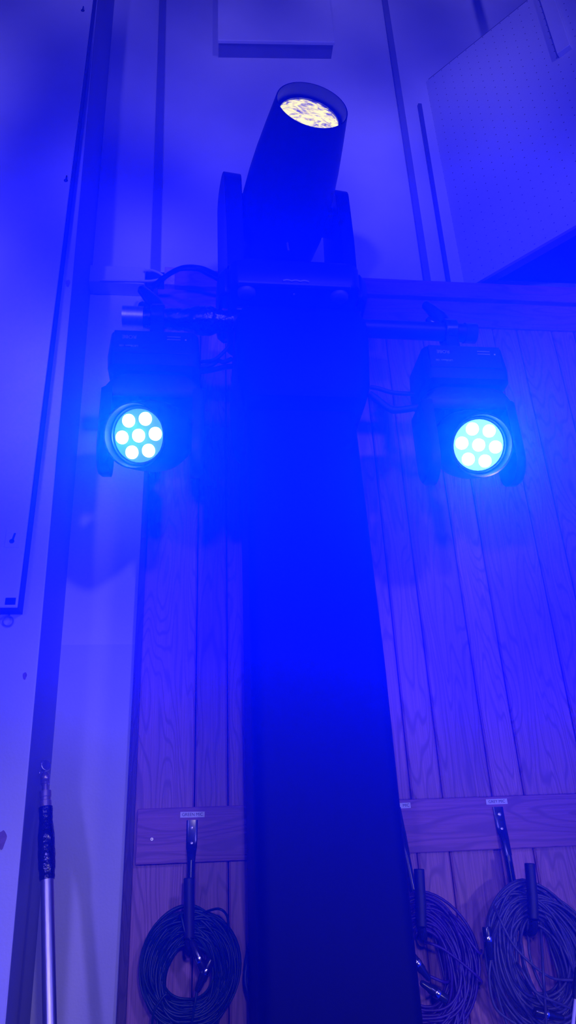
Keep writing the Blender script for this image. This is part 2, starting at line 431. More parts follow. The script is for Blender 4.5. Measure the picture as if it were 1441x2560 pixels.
# hanging ring under the board
c = at(20, 1553, YL - .006)
bm = NB(); tube(bm, [c + V((math.cos(2 * PI * i / 20) * .011, 0, math.sin(2 * PI * i / 20) * .011)) for i in range(20)], .0016, n=6, closed=True)
tube(bm, [c + V((0, 0, .011)), c + V((0, .006, .016))], .002, n=6)
tag(build('hanging_ring', bm, M_STRIP), 'small painted wire ring on the left wall under the white board', 'ring')
for (px, py), lab in (((207, 27), 'dark screw at the top of the tall white board'), ((165, 452), 'dark bent nail halfway up the edge of the tall white board')):
    c = at(px, py, -.322); bm = NB()
    lathe(bm, [(.006, 0), (.006, .002), (.003, .004)], M=Matrix.Translation(c) @ Matrix.Rotation(PI / 2, 4, 'X'), n=12)
    tube(bm, [c + V((0, -.003, 0)), c + V((.002, -.006, .014))], .0022, n=6)
    tag(build('wall_screw', bm, M_DARK), lab, 'screw')
# bare patches on the corner of the left wall
for (px, py, w, hh), lab in (((4, 2100, .0085, .017), 'bare pink plaster chip low on the left wall corner'), ((170, 708, .006, .013), 'small pink paint chip on the left wall corner near the pipe'), ((62, 1690, .004, .008), 'tiny pink paint chip midway down the left wall corner')):
    c = at(px, py, YL - .0006); bm = NB()
    pts = [(c.x + w * math.cos(a) * (1 + .2 * math.sin(3 * a)), YL - .0006, c.z + hh * math.sin(a) * (1 + .08 * math.cos(5 * a))) for a in [2 * PI * i / 18 for i in range(40)]]
    fr = [bm.verts.new(V(p) + V((0, -.0006, 0))) for p in pts]; bk = [bm.verts.new(V(p) + V((0, .0010, 0))) for p in pts]
    ce = bm.verts.new((c.x, YL - .0013, c.z))
    for i in range(40):
        j = (i + 1) % 40; bm.faces.new((ce, fr[i], fr[j])); bm.faces.new((fr[i], bk[i], bk[j], fr[j]))
    tag(build('paint_chip', bm, M_CHIP, smooth=False), lab, 'paint chip')

# screw on the mic rail
c = at(380, 2098, -.022)
sc = empty('rail_screw', c); tag(sc, 'pale cross head screw in the wooden rail left of the first hook', 'screw')
bm = NB(); lathe(bm, [(.0042, 0), (.0042, .0008), (.003, .0018)], M=Matrix.Rotation(PI / 2, 4, 'X'), n=16); build('screw_head', bm, M_SCREW, sc)
bm = NB(); box(bm, (-.0022, -.0022, -.0005), (.0022, -.0016, .0005)); box(bm, (-.0005, -.0022, -.0022), (.0005, -.0016, .0022)); build('cross_slot', bm, M_INK, sc)

# ------------------------------------------------------------------ mic labels
def mic_label(pl, pr, body, label, size=.0095, dx=0.0):
    a, b = at(*pl, -.0225), at(*pr, -.0225)
    mid = (a + b) / 2; w = (b - a).length
    ang = math.atan2(b.z - a.z, b.x - a.x)
    root = empty('name_label', mid, Matrix.Rotation(-ang, 3, 'Y')); tag(root, label, 'label', 'name labels on the rail')
    bm = NB(); box(bm, (-w / 2, -.0006, -.0062), (w / 2, .0005, .0062)); build('label_tape', bm, M_LABEL, root, bevel=.0002)
    text_mesh('lettering', body, size, M_INK, root, Matrix.Translation((dx, -.0007, 0)) @ STAND)
mic_label((451, 2037), (512, 2036), 'GREEN MIC', 'white label reading GREEN MIC on the wooden rail')
mic_label((1216, 2005), (1269, 2003), 'GREY MIC', 'white label reading GREY MIC on the wooden rail')
mic_label((972, 2016), (1027, 2013), 'MIC', 'white label ending in MIC half hidden by the black column', dx=.016)

# ------------------------------------------------------------------ J hooks
def hook(top, low, front_top, bend, label, yf=-.115, shine=True):
    """flattened screw plate, round leg, bend and upright front rod"""
    A = at(*top, -.027); root = empty('cable_hook', A); tag(root, label, 'hook', 'cable hooks on the rail')
    yb = -.034
    t0 = V((A.x, -.0245, A.z)); Pm = at(*low, yb); Ft = at(*front_top, yf); Fb = at(*bend, yf)
    zb = Fb.z + .012
    legx = lambda z: t0.x + (Pm.x - t0.x) * (z - t0.z) / (Pm.z - t0.z)
    pts, rad = [], []
    leg = [V((legx(z), yb, z)) for z in (Pm.z + .012, Pm.z - .02, zb + .04, zb + .02)]
    nb = 8; R = (yb - yf) / 2; cy = (yb + yf) / 2
    bx = lambda u: leg[-1].x + (Fb.x - leg[-1].x) * u
    bend_pts = [V((bx(i / nb), cy + R * math.cos(PI * i / nb), zb + .012 - R * .75 * math.sin(PI * i / nb))) for i in range(nb + 1)]
    bm = NB(); tube(bm, [p - A for p in leg + bend_pts], .0092, n=16); build('back_leg', bm, M_STEELP, root)
    # flattened plate that widens out of the round leg
    bm = NB(); loops = []
    dirx = (leg[0].x - t0.x) / (leg[0].z - t0.z)
    for z, hw, hd, yy in ((t0.z, .0128, .0022, -.0248), (t0.z - .045, .0128, .0022, -.0248), (t0.z - .058, .0125, .0045, -.027), (t0.z - .07, .0108, .0075, -.031), (Pm.z + .01, .0093, .0093, yb)):
        x = t0.x + dirx * (z - t0.z)
        loops.append([V((x + hw * math.copysign(abs(math.cos(a)) ** .6, math.cos(a)), yy + hd * math.copysign(abs(math.sin(a)) ** .6, math.sin(a)), z)) - A for a in [2 * PI * i / 24 for i in range(24)]])
    loft(bm, loops); build('screw_plate', bm, M_STEELP, root)
    for dz in (.017, .05):
        bm = NB(); x = t0.x + dirx * -dz - A.x
        lathe(bm, [(.0042, 0), (.004, .0012), (.002, .0022)], M=Matrix.Translation((x, -.027 - A.y, t0.z - dz - A.z)) @ Matrix.Rotation(PI / 2, 4, 'X'), n=14)
        build('screw', bm, M_SCREW, root)
    bm = NB(); tube(bm, [p - A for p in [Ft, Ft.lerp(Fb, .5), V((Fb.x, yf, zb + .0125))]], [.0118, .0115, .0112], n=18)
    build('front_rod', bm, M_RUBBER, root, bevel=.002)
    return V((Fb.x, cy, zb + .012 - R * .75 + .017))

hk1 = hook((481, 2050), (478, 2165), (473, 2194), (473, 2380), 'black steel cable hook under the GREEN MIC label')
hk2 = hook((990, 2018), (1018, 2150), (1048, 2172), (1058, 2350), 'black cable hook beside the right edge of the column')
hk3 = hook((1246, 2017), (1272, 2150), (1325, 2158), (1340, 2330), 'black steel cable hook under the GREY MIC label')

# ------------------------------------------------------------------ cable coils
def coil_path(C, n, rx, rz, layer, yspan, seed, drop=0.0, step=44, skew=0.0, wob=1.0):
    """C = point where the innermost turns rest; turns stack upward and hang down"""
    rnd = random.Random(seed); turns = []
    for i in range(n):
        u = rnd.random()
        t = layer * u
        a = rx[0] + (rx[1] - rx[0]) * u + rnd.uniform(-.008, .008) * wob
        bz = rz[0] + (rz[1] - rz[0]) * u + rnd.uniform(-.01, .01)
        if rnd.random() < .2: bz += drop * rnd.random()
        turns.append((t, a, bz, rnd.uniform(-yspan, yspan), rnd.uniform(-.010, .010) * wob, rnd.uniform(-.16, .16) * wob + skew))
    pts = []
    for i in range(n):
        A, B = turns[i], turns[min(i + 1, n - 1)]
        for s in range(step):
            f = s / step; e = max(0, (f - .6) / .4); e = e * e * (3 - 2 * e)
            t, a, bz, yy, xo, tl = [p + (q_ - p) * e for p, q_ in zip(A, B)]
            th = PI / 2 + 2 * PI * f + 1.1
            x = a * math.cos(th); z = bz * math.sin(th)
            w = noise.noise(V((i * .37, f * 3, seed))) * .005
            z = z - abs(x) * .10
            X = x * math.cos(tl) - (z - bz) * math.sin(tl) * .5; 
            pts.append(V((C.x + xo + X + w, C.y + yy + .008 * math.sin(th * 2 + i), C.z + t + z - bz + w)))
    return pts

def xlr(parent, p, d, L=.062, r=.0095, name='plug', m=None):
    d = V(d).normalized(); bm = NB()
    F = Matrix.Translation(p) @ frame_z(d).to_4x4()
    lathe(bm, [(.004, 0), (.0062, .004), (.0078, .02), (r, .024), (r, L - .004), (r * .9, L)], M=F, n=18)
    b = build(name, bm, m or M_STEELP, parent)
    bm = NB(); lathe(bm, [(r * 1.06, L - .028), (r * 1.12, L - .026), (r * 1.12, L - .02), (r * 1.06, L - .018)], M=F, n=18, cap0=False, cap1=False)
    build('plug_ring', bm, M_STEEL, b)

def coil(name, label, C, mat, n, rx, rz, layer, yspan, seed, plugs=(), tails=(), r=.0031, group='cable coils on the hooks', **kw):
    root = empty(name, C); tag(root, label, 'cable coil', group)
    bm = NB(); tube(bm, [p - C for p in coil_path(C, n, rx, rz, layer, yspan, seed, **kw)], r, n=6)
    for tl in tails:
        P = [V(p) - C for p in tl]; Q = []
        for i in range(len(P) - 1):
            a0, a1, a2, a3 = P[max(i - 1, 0)], P[i], P[i + 1], P[min(i + 2, len(P) - 1)]
            for s in range(10):
                u = s / 10
                Q.append(.5 * ((2 * a1) + (a2 - a0) * u + (2 * a0 - 5 * a1 + 4 * a2 - a3) * u * u + (3 * a1 - a0 - 3 * a2 + a3) * u ** 3))
        Q.append(P[-1]); tube(bm, Q, r, n=6)
    build('cable_loops', bm, mat, root, angle=80)
    for p, d in plugs: xlr(root, V(p) - C, d)
    return root

coil('hanging_cable_coil', 'dark green cable coil hanging under the GREEN MIC label', hk1, M_GREEN, 72, (.052, .104), (.056, .112), .086, .018, 3, drop=.05, wob=.4, r=.0026,
     plugs=((at(478, 2350, -.125), (.028, 0, -.055)), (at(492, 2480, -.125), (.028, 0, .055))),
     tails=([at(425, 2505, -.075), at(420, 2490, -.115), at(410, 2490, -.122), at(385, 2530, -.12), at(380, 2575, -.11)], [at(492, 2480, -.125), at(486, 2520, -.125), at(478, 2570, -.11)],
            [at(478, 2350, -.125), at(463, 2330, -.12), at(452, 2285, -.11), at(447, 2310, -.075)],
            [at(500, 2285, -.07), at(545, 2272, -.125), at(568, 2290, -.12), at(572, 2330, -.11)]))
coil('hanging_cable_coil', 'purple cable coil beside the column hanging on the middle hook', hk2 + V((.012, 0, 0)), M_PURPLE, 54, (.050, .112), (.075, .13), .085, .019, 8, drop=.05, skew=-.12, r=.0031,
     plugs=((at(1075, 2450, -.125), (-.03, 0, .04)), (at(1052, 2455, -.12), (.03, 0, -.02))),
     tails=([at(1050, 2355, -.07), at(1075, 2358, -.125), at(1120, 2380, -.13), at(1198, 2445, -.13), at(1200, 2462, -.07)], [at(1120, 2280, -.07), at(1140, 2300, -.125), at(1170, 2345, -.13), at(1198, 2382, -.13), at(1204, 2376, -.09)],
            [at(1070, 2438, -.12), at(1110, 2455, -.12), at(1125, 2452, -.08)]))
coil('hanging_cable_coil', 'grey cable coil hanging under the GREY MIC label', hk3 + V((.008, 0, 0)), M_GREY, 60, (.045, .128), (.07, .15), .100, .020, 12, drop=.05, skew=.14, r=.0030,
     plugs=((at(1228, 2400, -.12), (.0, 0, .05)), (at(1410, 2545, -.12), (-.05, 0, .012))),
     tails=([at(1352, 2300, -.07), at(1358, 2420, -.135), at(1363, 2500, -.135), at(1368, 2580, -.12)], [at(1236, 2262, -.07), at(1245, 2285, -.125), at(1290, 2370, -.135), at(1370, 2440, -.135), at(1432, 2450, -.13)],
            [at(1292, 2405, -.07), at(1305, 2425, -.13), at(1340, 2480, -.135), at(1390, 2505, -.135), at(1425, 2520, -.12)], [at(1360, 2290, -.07), at(1410, 2370, -.135), at(1440, 2440, -.13), at(1470, 2520, -.12)],
            [at(1228, 2400, -.12), at(1224, 2450, -.12), at(1240, 2520, -.12), at(1290, 2560, -.12)]))
hid = at(700, 2370, -.06)
coil('hanging_cable_coil', 'blue cable coil almost hidden behind the column, its left edge showing', V((.177, -.070, 1.487)), M_BLUEC, 14, (.070, .078), (.075, .09), .035, .012, 21)

# ------------------------------------------------------------------ truss column in black cloth
colm = empty('lighting_tower', (.24, -.255, 0)); tag(colm, 'tall black cloth covered column in the middle carrying the spotlight', 'tower')
bm = NB(); loops = []
for z, xl, xr in ((.03, .100, .398), (.6, .099, .392), (1.39, .099, .389), (2.0, .098, .385), (2.60, .097, .371), (2.66, .097, .371)):
    cx, hx = (xl + xr) / 2 - .24, (xr - xl) / 2
    loops.append([V((cx + x, y, z)) for x, y in rrect(hx, .145, .028)])
loft(bm, loops); build('cloth_cover', bm, M_CLOTH, colm)
bm = NB(); loops = []
for z, xl, xr, yf, yb in ((2.61, .098, .373, -.405, -.108), (2.625, .086, .392, -.44, -.10), (2.66, .079, .402, -.455, -.09), (2.80, .070, .412, -.455, -.08), (2.86, .074, .412, -.45, -.08), (2.905, .085, .405, -.43, -.09)):
    cx, hx, cy, hy = (xl + xr) / 2 - .24, (xr - xl) / 2, (yf + yb) / 2 + .255, (yb - yf) / 2
    loops.append([V((cx + x, cy + y, z)) for x, y in rrect(hx, hy, .03)])
loft(bm, loops); build('top_sleeve', bm, M_CLOTH, colm)
bm = NB(); box(bm, (-.165, -.16, 2.905), (.165, .16, 2.918)); build('top_plate', bm, M_STEELP, colm, bevel=.003)
bm = NB(); box(bm, (-.2, -.21, .0), (.2, .21, .03)); build('base_plate', bm, M_STEELP, colm, bevel=.004)

# cross pipe through the top sleeve
pa, pb = V((-.208, -.40, 2.879)), V((.712, -.40, 2.868))
pipe = empty('cross_pipe', pa); tag(pipe, 'horizontal grey pipe through the top of the column', 'pipe')
ax = (pb - pa)
def ring_on(u0, u1, prof):
    return [pa + ax * (u0 + (u1 - u0) * s) - pa for s in prof]
bm = NB(); tube(bm, [V((0, 0, 0)), ax], .0245, n=28, cap=False); tube(bm, [ax * .0005, ax * .9995], .021, n=28, cap=False)
for e in (0.0, 1.0):
    F = Matrix.Translation(ax * e) @ frame_z(ax).to_4x4()
    lathe(bm, [(.021, 0), (.0245, 0)], M=F, n=28, cap0=False, cap1=False)
    lathe(bm, [(.021, .012 if e == 0 else -.012), (.0005, .012 if e == 0 else -.012)], M=F, n=28, cap0=False, cap1=False)
build('pipe_tube', bm, M_PLAST, pipe)
bm = NB(); F = Matrix.Translation(V((0, 0, 0))) @ frame_z(ax).to_4x4()
lathe(bm, [(.0248, -.002), (.0278, -.002), (.0278, .050), (.0248, .050)], M=F, n=32, cap0=False, cap1=False); build('end_sleeve', bm, M_ALU, pipe)
bm = NB(); F = Matrix.Translation(ax) @ frame_z(ax).to_4x4()
lathe(bm, [(.0248, .001), (.0272, .001), (.0272, -.030), (.0248, -.030)], M=F, n=32, cap0=False, cap1=False); build('end_sleeve', bm, M_LENSRIM, pipe)
bm = NB(); prof = []; rr = random.Random(5)
ts = [.052 + .226 * i / 26 for i in range(27)]
tube(bm, [ax.normalized() * t for t in ts], [.0255 + rr.uniform(0, .0035) + .012 * math.exp(-((t - .20) / .035) ** 2) for t in ts], n=24)
build('tape_wrap', bm, M_TAPE, pipe, angle=80)

# ------------------------------------------------------------------ moving spotlight on the column
pan = math.radians(7)
mh = empty('moving_spotlight', (.227, -.33, 2.923)); tag(mh, 'large black moving head spotlight with lit white lens on top of the column', 'stage light')
# base: overhangs the column towards the room
bm = NB(); loops = []
for z, k in ((.012, .0), (.018, .004), (.085, .004), (.105, -.012), (.112, -.03)):
    loops.append([V((x, y, z)) for x, y in rrect(.165 + k, .150 + k, .03)])
loft(bm, loops); base = build('base_body', bm, M_PLAST, mh)
bm = NB(); box(bm, (-.148, -.1535, .010), (.140, -.140, .0165)); build('base_lip', bm, M_FOOT, base, bevel=.002)
for fx, fy in ((-.125, -.118), (.115, -.118), (-.125, .118), (.115, .118)):
    bm = NB(); lathe(bm, [(.024, .0125), (.023, .004), (.019, -.001), (.010, -.004), (.001, -.0045)], M=Matrix.Translation((fx, fy, 0)), n=24, cap1=False); build('foot', bm, M_FOOT, base)
bm = NB(); lathe(bm, [(.003, 0), (.0028, .002), (.001, .003)], M=Matrix.Translation((-.003, -.118, .011)) @ Matrix.Rotation(PI, 4, 'X'), n=12); build('status_light', bm, M_GREYTXT, base)
bm = NB()
tube(bm, [V((-.035 + .066 * i / 40, -.156, .0185 + .0028 * abs(math.sin(PI * 3 * i / 40)))) for i in range(41)], .0024, n=6); build('catch_wire', bm, M_GREYTXT, base)
for sx in (-1, 1):      # carrying handles
    bm = NB()
    pts = [V((sx * x, y, .062)) for x, y in ((.155, -.095), (.178, -.10), (.190, -.085), (.193, -.05), (.193, .05), (.190, .085), (.178, .10), (.155, .095))]
    loops = []
    for i, p in enumerate(pts):
        t = (pts[min(i + 1, len(pts) - 1)] - pts[max(i - 1, 0)]).normalized(); nn = V((t.y, -t.x, 0))
        loops.append([p + nn * (.009 * math.cos(a)) + V((0, 0, .042 * math.copysign(abs(math.sin(a)) ** .6, math.sin(a)))) for a in [2 * PI * j / 20 for j in range(20)]])
    loft(bm, loops); build('handle', bm, M_PLAST, mh)
# yoke: two arms and the bridge between
YR = Matrix.Rotation(pan, 4, 'Z')
YC = Matrix.Translation((0, .03, 0)) @ YR
bm = NB(); loops = []
for z, hx, hy in ((.108, .10, .09), (.118, .15, .085), (.150, .172, .085), (.180, .172, .082), (.190, .165, .075)):
    loops.append([YC @ V((x, y, z)) for x, y in rrect(hx, hy, .03)])
loft(bm, loops); yoke = build('yoke', bm, M_PLAST, mh)
for sx in (-1, 1):
    bm = NB(); prof = []
    hy0, hy1, zt_, zb2 = .085, .072, .552, .14
    side = [(-hy0, zb2), (-hy0, .30), (-hy1, zt_ - .06)]
    side += [(-hy1 + .06 * (1 - math.cos(PI / 2 * i / 6)) * 1.0, zt_ - .06 + .06 * math.sin(PI / 2 * i / 6)) for i in range(1, 7)]
    full = side + [(-y, z) for y, z in reversed(side)]
    xo0, xi0 = .188, (.138 if sx < 0 else .146)
    n = len(full)
    outer = [bm.verts.new(YC @ V((sx * (xo0 - .008 + .010 * max(0, (z - .15) / .4)), y * .88, z - .004 * (z > .4)))) for y, z in full]
    mid_ = [bm.verts.new(YC @ V((sx * (xo0 - .004 + .006 * max(0, (z - .15) / .4)), y, z))) for y, z in full]
    inner = [bm.verts.new(YC @ V((sx * xi0, y, z))) for y, z in full]
    bm.faces.new(outer); bm.faces.new(list(reversed(inner)))
    for A_, B_ in ((outer, mid_), (mid_, inner)):
        for i in range(n): bm.faces.new((A_[i], A_[(i + 1) % n], B_[(i + 1) % n], B_[i]))
    build('yoke_arm', bm, M_PLAST, yoke, bevel=.004, angle=50)
# head: barrel pointing out over the room, tapering to the lens hood
hd = V((math.sin(pan) * math.cos(.055), -math.cos(pan) * math.cos(.055), math.sin(.055)))
piv = V((0, .03, .452))
HF = Matrix.Translation(piv) @ frame_z(hd).to_4x4()
bm = NB()
lathe(bm, [(.03, -.185), (.075, -.178), (.105, -.155), (.124, -.11), (.131, -.04), (.131, .05), (.127, .12), (.120, .19), (.109, .27), (.098, .343), (.0965, .352)], M=HF, n=48, cap1=False)
lathe(bm, [(.0965, .352), (.0935, .352), (.092, .34), (.090, .314)], M=HF, n=48, cap0=False, cap1=False)
lathe(bm, [(.090, .314), (.080, .314)], M=HF, n=48, cap0=False, cap1=False)
bmesh.ops.remove_doubles(bm, verts=bm.verts, dist=.00005)
head = build('lamp_head', bm, M_PLAST, mh, angle=50)
bm = NB(); lathe(bm, [(.0835, .3135), (.0835, .317), (.0805, .319), (.0805, .3135)], M=HF, n=48, cap0=False, cap1=False); build('lens_ring', bm, M_LENSRIM, head)
bm = NB(); lathe(bm, [(.0805, .3145), (.07, .3165), (.05, .319), (.025, .3205), (.001, .321)], M=HF, n=48, cap0=False)
build('lens', bm, M_LENS, head)['label'] = 'lit mottled white lens'
for sx in (-1, 1):
    bm = NB(); c0 = piv + V((math.cos(pan), math.sin(pan), 0)) * sx * .12
    lathe(bm, [(.045, 0), (.045, .03)], M=Matrix.Translation(c0) @ frame_z(V((math.cos(pan), math.sin(pan), 0)) * sx).to_4x4(), n=24); build('tilt_hub', bm, M_PLAST, head)
# clasp on the front of the yoke
bm = NB(); tube(bm, [V((-.014, -.125, .18)), V((-.014, -.128, .165)), V((-.012, -.127, .15))], .003, n=8); build('lock_pin', bm, M_FOOT, yoke)

# ------------------------------------------------------------------ hanging LED beam lights
def led_fixture(C, axis, label, dx, dz, m_led, m_back):
    """C = point on the pipe it hangs from; returns lens centre"""
    root = empty('beam_light', C); tag(root, label, 'stage light', 'blue beam lights on the pipe')
    # base box, upside down
    bm = NB(); loops = []
    for z, hx, hy in ((-.102, .098, .070), (-.107, .104, .076), (-.175, .108, .080), (-.205, .106, .078), (-.215, .095, .068)):
        loops.append([V((x, y, z)) for x, y in rrect(hx, hy, .022)])
    loft(bm, loops); base = build('base_body', bm, M_PLAST, root)
    bm = NB(); box(bm, (-.094, -.0825, -.176), (.090, -.072, -.110)); pn = build('name_panel', bm, M_PANEL, base, bevel=.002)
    turn = Matrix.Rotation(PI, 4, 'Z')
    text_mesh('lettering', 'ROBE', .0135, M_GREYTXT, pn, Matrix.Translation((-.058, -.0832, -.130)) @ STAND @ turn)
    text_mesh('lettering', 'LEDBeam 100', .0075, M_GREYTXT, pn, Matrix.Translation((-.058, -.0832, -.156)) @ STAND @ turn)
    bm = NB()
    for zz in (-.126, -.134): box(bm, (.030, -.0832, zz - .0012), (.062, -.0824, zz + .0012))
    build('printed_lines', bm, M_GREYTXT, pn)
    bm = NB(); lathe(bm, [(.0022, 0), (.002, .001)], M=Matrix.Translation((.074, -.0825, -.134)) @ Matrix.Rotation(PI / 2, 4, 'X'), n=10); build('indicator', bm, M_LABEL, pn)
    # yoke: shoulders and two arms
    bm = NB(); loops = []
    for z, hx, hy in ((-.212, .075, .055), (-.225, .100, .055), (-.245, .115, .052), (-.265, .118, .050), (-.272, .11, .045)):
        loops.append([V((x, y, z)) for x, y in rrect(hx, hy, .02)])
    loft(bm, loops); yk = build('yoke', bm, M_PLAST, root)
    for sx in (-1, 1):
        bm = NB(); n = 10
        side = [(-.052, -.25), (-.055, -.33), (-.055, -.38)] + [(-.055 * math.cos(PI * i / n), -.40 - .055 * math.sin(PI * i / n)) for i in range(n + 1)] + [(.055, -.38), (.055, -.33), (.052, -.25)]
        outer = [bm.verts.new((sx * .119, y * .86, z + (.006 if z < -.40 else 0))) for y, z in side]
        mid_ = [bm.verts.new((sx * .110, y, z)) for y, z in side]
        inner = [bm.verts.new((sx * .092, y, z)) for y, z in side]
        bm.faces.new(outer); bm.faces.new(list(reversed(inner)))
        for A_, B_ in ((outer, mid_), (mid_, inner)):
            for i in range(len(side)): bm.faces.new((A_[i], A_[(i + 1) % len(side)], B_[(i + 1) % len(side)], B_[i]))
        build('yoke_arm', bm, M_PLAST, yk, angle=50)
    # head
    piv = V((dx, -.005, -.365 + dz))
    HF = Matrix.Translation(piv) @ frame_z(axis).to_4x4()
    bm = NB()
    lathe(bm, [(.02, -.085), (.05, -.08), (.072, -.06), (.082, -.02), (.083, .02), (.079, .07), (.074, .108), (.0725, .112)], M=HF, n=40, cap1=False)
    lathe(bm, [(.0725, .112), (.0700, .112), (.0675, .088)], M=HF, n=40, cap0=False, cap1=False)
    lathe(bm, [(.0675, .088), (.001, .086)], M=HF, n=40, cap0=False, cap1=True)
    bmesh.ops.remove_doubles(bm, verts=bm.verts, dist=.00005)
    hd_ = build('lamp_head', bm, M_PLAST, root, angle=50)
    bm = NB(); lathe(bm, [(.0700, .1122), (.0733, .1122), (.0733, .1145), (.0700, .1145), (.0700, .1122)], M=HF, n=48, cap0=False, cap1=False); build('lens_ring', bm, M_LENSRIM, hd_)
    bm = NB(); lathe(bm, [(.0595, .0882), (.001, .0872)], M=HF, n=40, cap0=False); build('glare_plate', bm, m_back, hd_)['label'] = 'plate given a glow for the glare between the LEDs'
    bm = NB(); lathe(bm, [(.0655, .0885), (.0640, .0925), (.0625, .0885)], M=HF, n=48, cap0=False, cap1=False); build('inner_ring', bm, M_LENSRIM, hd_)
    for i in range(7):
        a = PI / 6 + (i - 1) * PI / 3 + .42
        q = V((0, 0, 0)) if i == 0 else V((.0405 * math.cos(a), .0405 * math.sin(a), 0))
        bm = NB(); lathe(bm, [(.0150, .088), (.0147, .0915), (.012, .0945), (.007, .0965), (.001, .097)], M=HF @ Matrix.Translation(q), n=20, cap0=False)
        build('led_lens', bm, m_led, hd_)['label'] = 'glowing LED lens'
    # hook clamp with wing bolt
    bm = NB(); lathe(bm, [(.0285, -.017), (.036, -.017), (.036, .017), (.0285, .017), (.0285, -.017)], M=frame_z((1, 0, 0)).to_4x4(), n=28, cap0=False, cap1=False)
    box(bm, (-.017, -.022, -.104), (.017, .022, -.030)); cl = build('hook_clamp', bm, M_STEELP, root, bevel=.003)
    W0 = V((0, .012, .028)); wd = V((-.52, .1, .85)).normalized()
    bm = NB(); tube(bm, [W0, W0 + V((-.012, .0, .03)), W0 + V((-.03, .0, .055)), W0 + V((-.047, 0, .076)), W0 + V((-.052, 0, .080))], [.022, .021, .016, .0125, .007], n=14)
    tube(bm, [W0 + V((-.01, 0, -.002)), W0 + V((-.038, 0, .016)), W0 + V((-.046, 0, .024)), W0 + V((-.049, 0, .027))], [.013, .012, .0105, .006], n=12)
    build('wing_bolt', bm, M_STEELP, cl)
    return root, C + piv + (HF.to_3x3() @ V((0, 0, .118))), (HF.to_3x3() @ V((0, 0, 1)))

axL = V((-.36, -.79, -.48)); axR = V((-.02, -.80, -.50))
M_BACKL = glow('led_glare_left', (.10, .38, 1.0), .9)  # emission stands in for LED glare between the lenses, left and right
M_BACKR = glow('led_glare_right', (.22, .72, 1.0), 1.7)
rL, lensL, dL = led_fixture(V((-.122, -.40, 2.879)), axL, 'left beam light hanging from the pipe, seven separate glowing LEDs', .008, .010, M_LED, M_BACKL)
rR, lensR, dR = led_fixture(V((.640, -.40, 2.868)), axR, 'right beam light hanging from the pipe, glaring brighter than the left one', -.006, .016, M_LED, M_BACKR)

# ------------------------------------------------------------------ loose cables
def cord(name, pts, r, m, label, n=8, group=None):
    P = [V(p) for p in pts]; Q = []
    for i in range(len(P) - 1):
        a0, a1, a2, a3 = P[max(i - 1, 0)], P[i], P[i + 1], P[min(i + 2, len(P) - 1)]
        for s in range(12):
            u = s / 12
            Q.append(.5 * ((2 * a1) + (a2 - a0) * u + (2 * a0 - 5 * a1 + 4 * a2 - a3) * u * u + (3 * a1 - a0 - 3 * a2 + a3) * u ** 3))
    Q.append(P[-1]); bm = NB(); tube(bm, Q, r, n=n)
    return tag(build(name, bm, m, angle=80), label, 'cable', group)
cord('white_flex', [at(360, 677, -.035), at(380, 676, -.05), at(400, 684, -.055), at(408, 694, -.05), at(380, 702, -.04), at(340, 702, -.034), at(250, 700, -.036)], .004, M_WHITEC, 'thin white cable looping on the upper rail at left')
cord('black_cable', [at(372, 712, -.04), at(392, 708, -.08), at(425, 684, -.11), at(460, 669, -.14), at(500, 670, -.16), at(536, 684, -.14), at(560, 698, -.11), at(600, 715, -.10)], .008, M_RUBBER, 'thick black cable arching from the upper rail to the spotlight')
cord('black_cable', [at(358, 716, -.04), at(352, 728, -.075), at(372, 733, -.10), at(385, 716, -.15), at(402, 697, -.19), at(440, 676, -.24), at(490, 674, -.25), at(522, 688, -.20), at(550, 702, -.14), at(585, 715, -.13)], .005, M_RUBBER, 'thinner black cable beside the thick one on the upper rail')
cord('black_cable', [at(926, 968, -.36), at(945, 971, -.36), at(985, 982, -.36), at(1040, 985, -.37)], .006, M_RUBBER, 'upper black cable from the column to the right beam light')
cord('black_cable', [at(924, 985, -.38), at(940, 996, -.38), at(975, 1022, -.38), at(1000, 1025, -.38), at(1045, 1018, -.38)], .0095, M_RUBBER, 'lower sagging black cable from the column to the right beam light')
cord('black_cable', [at(500, 905, -.36), at(535, 900, -.37), at(560, 880, -.37), at(579, 858, -.375)], .005, M_RUBBER, 'black cable rising from the left beam light to the column')
cord('black_cable', [at(502, 918, -.36), at(530, 912, -.36), at(545, 902, -.35), at(560, 905, -.36), at(580, 897, -.36)], .006, M_RUBBER, 'kinked black cable between the left beam light and the column')
cord('black_cable', [at(498, 930, -.34), at(530, 925, -.34), at(562, 918, -.35), at(582, 916, -.35)], .007, M_RUBBER, 'lowest black cable between the left beam light and the column')

# ------------------------------------------------------------------ pole leaning in the recess
PT = at(113, 1940, -.165); PB2 = at(124.5, 2560, -.235)
dirp = (PT - PB2).normalized()
PF = PB2 - dirp * (PB2.z / dirp.z)
Ltot = (PT - PF).length
pole = empty('telescopic_pole', PF, frame_z(dirp)); tag(pole, 'aluminium pole with black taped grip leaning in the recess at left', 'pole')
def lz(py, Y):          # distance along the pole of a photo row
    best = min(range(0, 4000), key=lambda i: abs(proj_y(PF + dirp * (Ltot + .05) * i / 4000) - py)); return (Ltot + .05) * best / 4000
Rinv = ROT.transposed()
def proj_y(p):
    c = Rinv @ (V(p) - CAM); return CY - F_PX * c.y / -c.z
zt0, zt1 = lz(2018, 0), lz(2200, 0)
bm = NB(); lathe(bm, [(.0128, 0.0), (.0128, zt0 - .01)], n=28); build('pole_tube', bm, M_ALU, pole)
bm = NB(); rr = random.Random(2); k = 26; prof = []
for i in range(k + 1):
    f = i / k
    r_ = .0141 + .0035 * math.sin(PI * min(1, f * 1.25)) ** .7 * (1 - .35 * f) + rr.uniform(-.0005, .0007)
    prof.append((r_, zt1 + (zt0 - zt1) * f))
lathe(bm, prof, n=26); build('tape_grip', bm, M_TAPE, pole, angle=80)['label'] = 'black tape grip'
